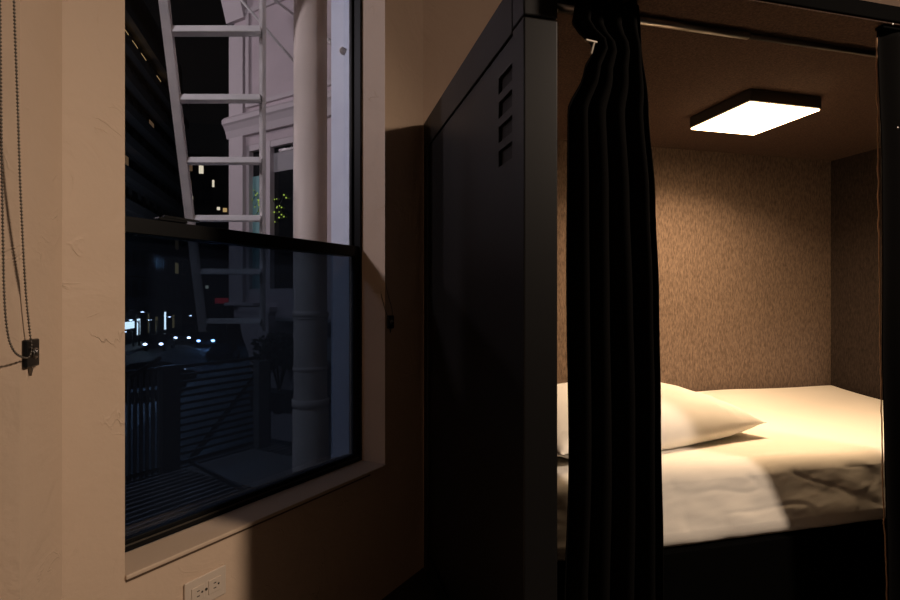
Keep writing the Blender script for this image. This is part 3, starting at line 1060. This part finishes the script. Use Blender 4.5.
# stepped ledge and corbel under the corner
lg = MB()
lg.box(AW - 0.10, AW + 0.3, bW1 - 0.25, bE + 0.06, Z(-0.07), Z(-0.03), 0.01)
part('ledge', lg, M['trim_white'], wing)
cb = MB()
by0, by1 = outw(263, AW - 0.2, PH), outw(232, AW - 0.2, PH)
cy = (by0 + by1) / 2
hw = (by1 - by0) / 2
cprof = [(1.0, -0.08), (1.0, -0.13), (0.86, -0.17), (0.92, -0.30), (0.84, -0.42), (0.60, -0.58), (0.45, -0.72), (0.40, -0.85)]
rings = []
for (k, zz) in cprof:
    dpt = 0.30 * k
    rings.append([cb.bm.verts.new(p) for p in ((AW + 0.28, cy - hw * k, Z(zz)), (AW + 0.28 - 0.30 - dpt * 0.3, cy - hw * k, Z(zz)), (AW + 0.28 - 0.30 - dpt * 0.3, cy + hw * k, Z(zz)), (AW + 0.28, cy + hw * k, Z(zz)))])
for i in range(len(rings) - 1):
    for k in range(4):
        cb.bm.faces.new((rings[i][k], rings[i][(k + 1) % 4], rings[i + 1][(k + 1) % 4], rings[i + 1][k]))
cb.bm.faces.new(rings[0])
cb.bm.faces.new(list(reversed(rings[-1])))
part('corbel', cb, M['trim_white'], wing)
# set-back lower storey
lw = MB().box(AW + 0.45, AW + 0.7, BO + 0.15, bE - 0.5, Z(-4.2), BOT)
part('lower_wall', lw, M['low_wall'], wing, label='grey set-back lower wall')
part('lower_panel', MB().box(AW + 0.41, AW + 0.45, outw(292, AW + .4, PH), outw(270, AW + .4, PH), Z(-1.75), Z(-0.85), 0.01), M['shade'], wing, label='pale panel on the lower wall')
part('soffit', MB().box(AW, AW + 0.7, BO + 0.15, bE, BOT - 0.04, BOT), M['low_wall'], wing)

# glowing dots stand in for a lit tree reflected in the wing's window
sl_ = thing('reflected_lights', 'reflected tree lights made as tiny yellow-green glowing dots on the dark window of the pale wing', 'reflected lights', (AW + 0.045, (bW0 + bW1) / 2, zw_b), PH)
pts = []
for k in range(44):
    px = 250 + 34 * (k / 43.0) + 3 * math.sin(k * 2.1)
    py = 203 + 9 * math.sin(k * 1.3) + 6 * math.sin(k * 0.53 + 1) + (6 if px > 270 else 0)
    if 262 < px < 270:
        px -= 4
    pts.append(WP(px, py, AW + 0.045))
part('wire', MB().tube(pts, 0.003, 5), M['wire'], sl_)
for p in pts:
    part('reflection_dot', MB().sphere(p, 0.006 + 0.005 * random.random(), u=6, v=5), M['reflection_dot'], sl_)

# shrub on the lower ledge
sh = thing('shrub', 'dark leafy shrub on the ledge left of the thick pipe', 'shrub', (AW - 0.35, outw(280, AW - 0.35, PH), Z(-0.95)), PH)
cx, cyb = AW - 0.35, outw(279, AW - 0.35, PH)
tr_ = MB()
for k in range(7):
    an = k * 0.9
    tr_.tube([(cx, cyb, Z(-0.95)), (cx + 0.07 * math.cos(an), cyb + 0.10 * math.sin(an), Z(-0.65)), (cx + 0.12 * math.cos(an), cyb + 0.25 * math.sin(an), Z(-0.45))], [0.012, 0.009, 0.004], 6)
part('stem', tr_, M['wire'], sh)
lf = MB()
for k in range(900):
    an = random.random() * 6.283
    rr = random.random() ** 0.5
    p = Vector((cx + 0.18 * rr * math.cos(an), cyb + 0.34 * rr * math.sin(an), Z(-0.62 + 0.30 * random.random() - 0.1 * rr)))
    d1 = Vector((random.gauss(0, 1), random.gauss(0, 1), random.gauss(0, 1))).normalized()
    d2 = d1.orthogonal().normalized()
    L_ = 0.03 + 0.03 * random.random()
    vs = [lf.bm.verts.new(p + q) for q in (-d1 * L_, d2 * L_ * 0.4, d1 * L_, -d2 * L_ * 0.4)]
    lf.bm.faces.new(vs)
part('foliage', lf, M['leaf'], sh)
part('planter', MB().box(cx - 0.10, cx + 0.10, cyb - 0.34, cyb + 0.34, Z(-1.15), Z(-0.95), 0.01), M['dark_metal'], sh)
part('bracket', MB().box(cx - 0.05, AW + 0.45, cyb - 0.03, cyb + 0.03, Z(-1.19), Z(-1.15)), M['dark_metal'], sh)

# ------------------------------------------------------------------ outside: street, along the pod's depth axis (pod axes)
ST = Z(-4.6)
solo('ground', MB().box(-60, 40, -30, 220, ST - 0.3, ST), M['asphalt'], (0, 0, ST), TH, kind='structure')
solo('sidewalk', MB().box(-18.0, -15.2, 5, 170, ST, ST + 0.14), M['walk'], (-18, 5, ST), TH, kind='structure')
solo('sidewalk', MB().box(-6.0, -3.4, 9, 170, ST, ST + 0.14), M['walk'], (-6, 9, ST), TH, kind='structure')

UT = -18.0
tow = thing('apartment_tower', 'tall dark apartment block with rows of balconies across the street', 'building', (UT, 60, ST), TH)
tv0, tv1 = 44.0, 84.0
part('wall', MB().box(UT - 14, UT, tv0, tv1, ST, Z(33)), M['tower'], tow)
fl = 3.1
for k in range(10):
    z = Z(-0.6 + fl * k)
    part('balcony', MB().box(UT, UT + 1.1, tv0 + 1, tv1 - 1, z - 0.10, z + 0.10).box(UT + 1.0, UT + 1.1, tv0 + 1, tv1 - 1, z + 0.1, z + 0.9), M['slab'], tow)
lit = {(8, 0), (8, 1), (8, 2), (8, 3), (5, 1), (2, 7), (3, 3)}
for k in range(0, 10):
    for j in range(9):
        z = Z(-0.6 + fl * k)
        v0 = 56 + 3.0 * j
        m_ = M['tpane']
        lb = None
        if k == 8 and j in (1, 2, 3, 5):
            m_, lb = M['lit_warm'], 'warm lit window'
        elif (k, j) in ((2, 8), (4, 1), (6, 4)):
            m_, lb = M['lit_dim'], 'dim lit window'
        elif (k, j) in ((1, 8),):
            m_, lb = M['lit_warm'], 'warm lit window'
        part('window', MB().box(UT, UT + 0.06, v0, v0 + 1.7, z + 1.0, z + 2.55), m_, tow, label=lb)
part('shop_front', MB().box(UT, UT + 0.08, 56, 62.5, ST + 1.7, ST + 2.4), M['shop'], tow, label='bright white shop light strip')
for j, v0 in enumerate((63.6, 67.5, 70.5, 74.5, 78.5)):
    part('shop_front', MB().box(UT, UT + 0.08, v0, v0 + (0.5 if j % 2 else 0.8), ST + 0.9, ST + 2.6 + 0.5 * (j % 2)), M['shop'] if j in (0, 3) else M['lit_warm'], tow, label='lit shop window')

# building further down the street, facing us
VB_ = 112.0
b2 = thing('brick_building', 'dark brick apartment house with a few lit windows far down the street', 'building', (along(197, VB_, TH), VB_, ST), TH)
u0_, u1_ = along(160, VB_, TH), along(245, VB_, TH)
part('wall', MB().box(u0_, u1_, VB_, VB_ + 15, ST, Z(27)), M['brick'], b2)
part('parapet', MB().box(u0_ - 0.3, u1_ + 0.3, VB_ - 0.4, VB_ + 0.4, Z(27), Z(27.8)), M['brick'], b2)
def litwin(px0, px1, py0, py1, mat, lb):
    ua, ub = along(px0, VB_, TH), along(px1, VB_, TH)
    part('window', MB().box(ua, ub, VB_ - 0.08, VB_, zat(py1, ua, VB_, TH), zat(py0, ua, VB_, TH)), mat, b2, label=lb)
litwin(199, 203.5, 165.5, 173.5, M['lit_white'], 'bright lit window')
litwin(188, 193, 196, 203, M['lit_white'], 'bright lit window')
litwin(187.5, 192.5, 164, 171, M['lit_dim'], 'dim lit window')
litwin(212.3, 214.3, 180, 187, M['lit_white'], 'bright lit window')
litwin(187.5, 191.5, 181, 187, M['lit_dim'], 'dim lit window')
litwin(217, 220, 207, 210, M['lit_white'], 'bright lit window')
litwin(223, 227, 208, 212, M['lit_warm'], 'warm lit window')
litwin(177.5, 181, 244, 248, M['lit_white'], 'bright lit window')
litwin(205.5, 208.5, 285.5, 288.5, M['lit_white'], 'bright lit window')
for i in range(7):
    for j in range(6):
        px, py = 196 + 6.5 * i, 184 + 15 * j
        if (i, j) in ((0, 0), (3, 0)):
            continue
        litwin(px, px + 2.6, py, py + 6, M['tpane'], None)

# red lit box sign on the right kerb
UU = along(222, 70, TH)
rs = thing('street_sign', 'small glowing red sign hanging over the street at night', 'sign', (UU, 70, ST), TH)
part('sign_box', MB().box(UU - 0.8, UU + 0.7, 70.0, 70.25, zat(303.5, UU, 70, TH), zat(298, UU, 70, TH), 0.03), M['red'], rs, label='glowing red box')
part('pole', MB().tube([(UU + 0.5, 70.15, ST), (UU + 0.5, 70.15, zat(304, UU, 70, TH))], 0.06, 8), M['dark_metal'], rs)

# cars
def car(name, label, u, v, flip, paint, lamps, ang_off=0.0):
    """about 4.5 m long; its nose points to -y of its own axes (towards us) when flip = 0"""
    ang = TH + (math.pi if flip else 0.0) + ang_off
    x, y = rot(TH, u, v)
    r = thing(name, label, 'car', (0, 0, 0), ang, group='cars in the street')
    r.location = (x, y, ST)
    ORG[r.name] = (0, 0, 0)
    body = MB()
    side = [(-2.25, 0.35), (-2.25, 0.70), (-2.0, 0.86), (-1.1, 0.95), (1.5, 0.98), (2.15, 0.92), (2.25, 0.6), (2.2, 0.35)]
    body.prism([(p[0], p[1]) for p in side], 'x', -0.88, 0.88)
    bmesh.ops.bevel(body.bm, geom=list(body.bm.edges), offset=0.06, segments=2, affect='EDGES')
    part('body', body, paint, r)
    cab = MB()
    A = [(-1.15, 0.93), (-0.45, 1.42), (0.95, 1.45), (1.75, 0.95)]
    lo = [[cab.bm.verts.new((sx * (0.80 if p[1] < 1 else 0.62), p[0], p[1])) for p in A] for sx in (-1, 1)]
    cab.bm.faces.new(lo[0])
    cab.bm.faces.new(list(reversed(lo[1])))
    for k in range(4):
        cab.bm.faces.new((lo[0][k], lo[1][k], lo[1][(k + 1) % 4], lo[0][(k + 1) % 4]))
    bmesh.ops.bevel(cab.bm, geom=list(cab.bm.edges), offset=0.04, segments=2, affect='EDGES')
    part('cabin', cab, M['dark_pane'], r)
    for sx in (-1, 1):
        for yy in (-1.4, 1.35):
            part('wheel', MB().tube([(sx * 0.66, yy, 0.32), (sx * 0.89, yy, 0.32)], 0.32, 18), M['tyre'], r)
        part('headlight', MB().sphere((sx * 0.64, -2.22, 0.68), 0.15, (1.2, 0.4, 0.8)), lamps[0], r, label='lit headlight')
        part('tail_light', MB().box(sx * 0.60 - 0.16, sx * 0.60 + 0.16, 2.16, 2.27, 0.68, 0.84, 0.02), lamps[1], r)
    return r
def at_street(px, d):
    x = ray(px) * d
    return rot(-TH, x, d)
u_, v_ = at_street(187, 58)
car('car', 'distant car with white headlights on the street at night', u_, v_, 0, M['carpaint2'], (M['head'], M['tail']))
u_, v_ = at_street(210, 54)
car('car', 'distant car with bluish headlights to the right of the white lit car', u_, v_, 0, M['carpaint'], (M['headblue'], M['tail']))
u_, v_ = at_street(224, 40)
car('car', 'black car parked at the kerb just left of the corbel', u_, v_, 1, M['carpaint'], (M['black_plastic'], M['black_plastic']))
u_, v_ = at_street(145, 27)
car('car', 'dark car with bright lights seen through the balcony pickets', u_, v_, 0, M['carpaint'], (M['head'], M['tail']), math.radians(-50))
u_, v_ = at_street(160, 50)
car('car', 'small far car with white headlights under the shop lights', u_, v_, 0, M['carpaint'], (M['head'], M['tail']))

# street lamps
def street_lamp(label, u, v, hgt, arm, mat):
    x, y = rot(TH, u, v)
    r = thing('street_lamp', label, 'street lamp', (0, 0, 0), TH, group='street lamps')
    r.location = (x, y, ST)
    ORG[r.name] = (0, 0, 0)
    part('pole', MB().tube([(0, 0, 0), (0, 0, hgt * 0.5), (0, 0, hgt)], [0.10, 0.08, 0.06], 10), M['dark_metal'], r)
    part('arm', MB().tube([(0, 0, hgt - 0.3), (arm * 0.4, 0, hgt), (arm, 0, hgt + 0.1)], 0.04, 8), M['dark_metal'], r)
    hd = part('lamp_head', MB().box(arm - 0.15, arm + 0.45 * (1 if arm > 0 else -1), -0.13, 0.13, hgt + 0.06, hgt + 0.18, 0.03), M['dark_metal'], r)
    part('lens', MB().sphere((arm + 0.12 * (1 if arm > 0 else -1), 0, hgt + 0.04), 0.13, (1.4, 0.8, 0.35)), mat, hd, label='glowing lens')
    return r
far = emissive('far_lamp_lit', (0.9, 0.94, 1.0), 30.0)
for (px, d, hg, lb) in ((133, 52, 1.5, 'street lamp lowest of the row at the far left of the street'), (150, 57, 3.3, 'street lamp between the tall lit shop windows'), (204, 84, 3.6, 'street lamp behind the bluish headlights'), (139, 53, 2.6, 'street lamp nearest the bright shop strip'), (157, 58.5, 2.4, 'street lamp above the small far car'),
                        (176, 66, 2.5, 'street lamp in the middle of the row of far lamps'), (196, 78, 2.3, 'street lamp above the two headlit cars'),
                        (222, 92, 4.0, 'street lamp nearest the red sign')):
    u_, v_ = at_street(px, d)
    street_lamp(lb, u_, v_, hg, -0.6, far)

# ------------------------------------------------------------------ lights
def point(name, loc, power, col, r=0.1):
    l = bpy.data.lights.new(name, 'POINT')
    l.energy = power
    l.color = col
    l.shadow_soft_size = r
    o = bpy.data.objects.new(name, l)
    o.location = loc
    COL.objects.link(o)
    return o

def spot(name, loc, target, power, col, size, blend, r=0.1):
    l = bpy.data.lights.new(name, 'SPOT')
    l.energy = power
    l.color = col
    l.spot_size = math.radians(size)
    l.spot_blend = blend
    l.shadow_soft_size = r
    o = bpy.data.objects.new(name, l)
    o.location = loc
    d = Vector(target) - Vector(loc)
    o.rotation_euler = d.to_track_quat('-Z', 'Y').to_euler()
    COL.objects.link(o)
    return o

# the room's ceiling downlight, right of the photographer
spot('room_downlight', (2.9, 0.23, Z(2.0)), (-0.85, 1.1, Z(-1.5)), 335, (1.0, 0.79, 0.61), 72, 1.0, 0.14)
point('room_fill', (2.9, 0.23, Z(2.0)), 58, (1.0, 0.76, 0.62), 0.13)  # fill added at the downlight's position to brighten the upper walls
al_ = bpy.data.lights.new('pod_lamp_light', 'AREA')
al_.shape = 'SQUARE'
al_.size = 0.31
al_.energy = 19
al_.color = (1.0, 0.68, 0.40)
al_.spread = math.radians(150)
ao_ = bpy.data.objects.new('pod_lamp_light', al_)
x, y = rot(TH, lu, lv)
ao_.location = (x, y, Z(0.714))
ao_.rotation_euler = (0, 0, TH)
COL.objects.link(ao_)
# streetlight falling on the wing and the window's outer jamb
x, y = -4.2, 0.3
point('street_lamp_pale', (x, y, Z(2.6)), 330, (1.0, 0.91, 0.96), 0.25)
point('street_lamp_rose', (-7.5, 5.2, Z(3.6)), 280, (1.0, 0.82, 0.86), 0.3)
x, y = rot(TH, -10.0, 40.0)
point('street_lamp_far', (x, y, Z(2.5)), 2600, (0.55, 0.72, 1.0), 0.4)

u_, v_ = at_street(212, 50.5)
x, y = rot(TH, u_, v_)
point('headlight_glow', (x, y, ST + 0.8), 500, (0.35, 0.6, 1.0), 0.2)

# ------------------------------------------------------------------ sky
wd = bpy.data.worlds.new('night')
SC.world = wd
wd.use_nodes = True
bg = wd.node_tree.nodes['Background']
bg.inputs[0].default_value = (0.42, 0.42, 0.46, 1)
bg.inputs[1].default_value = 0.006

# ------------------------------------------------------------------ camera
cd = bpy.data.cameras.new('camera')
cd.sensor_width = 36.0
cd.lens = FPX / 900.0 * 36.0
cd.clip_start = 0.02
cd.clip_end = 500
cam = bpy.data.objects.new('camera', cd)
cam.location = (0, 0, CAM_Z)
cam.rotation_euler = (math.radians(90), 0, 0)
COL.objects.link(cam)
SC.camera = cam

vs = SC.view_settings
vs.view_transform = 'Standard'
vs.look = 'None'
vs.exposure = 0.0
vs.gamma = 1.0
vs.use_curve_mapping = False
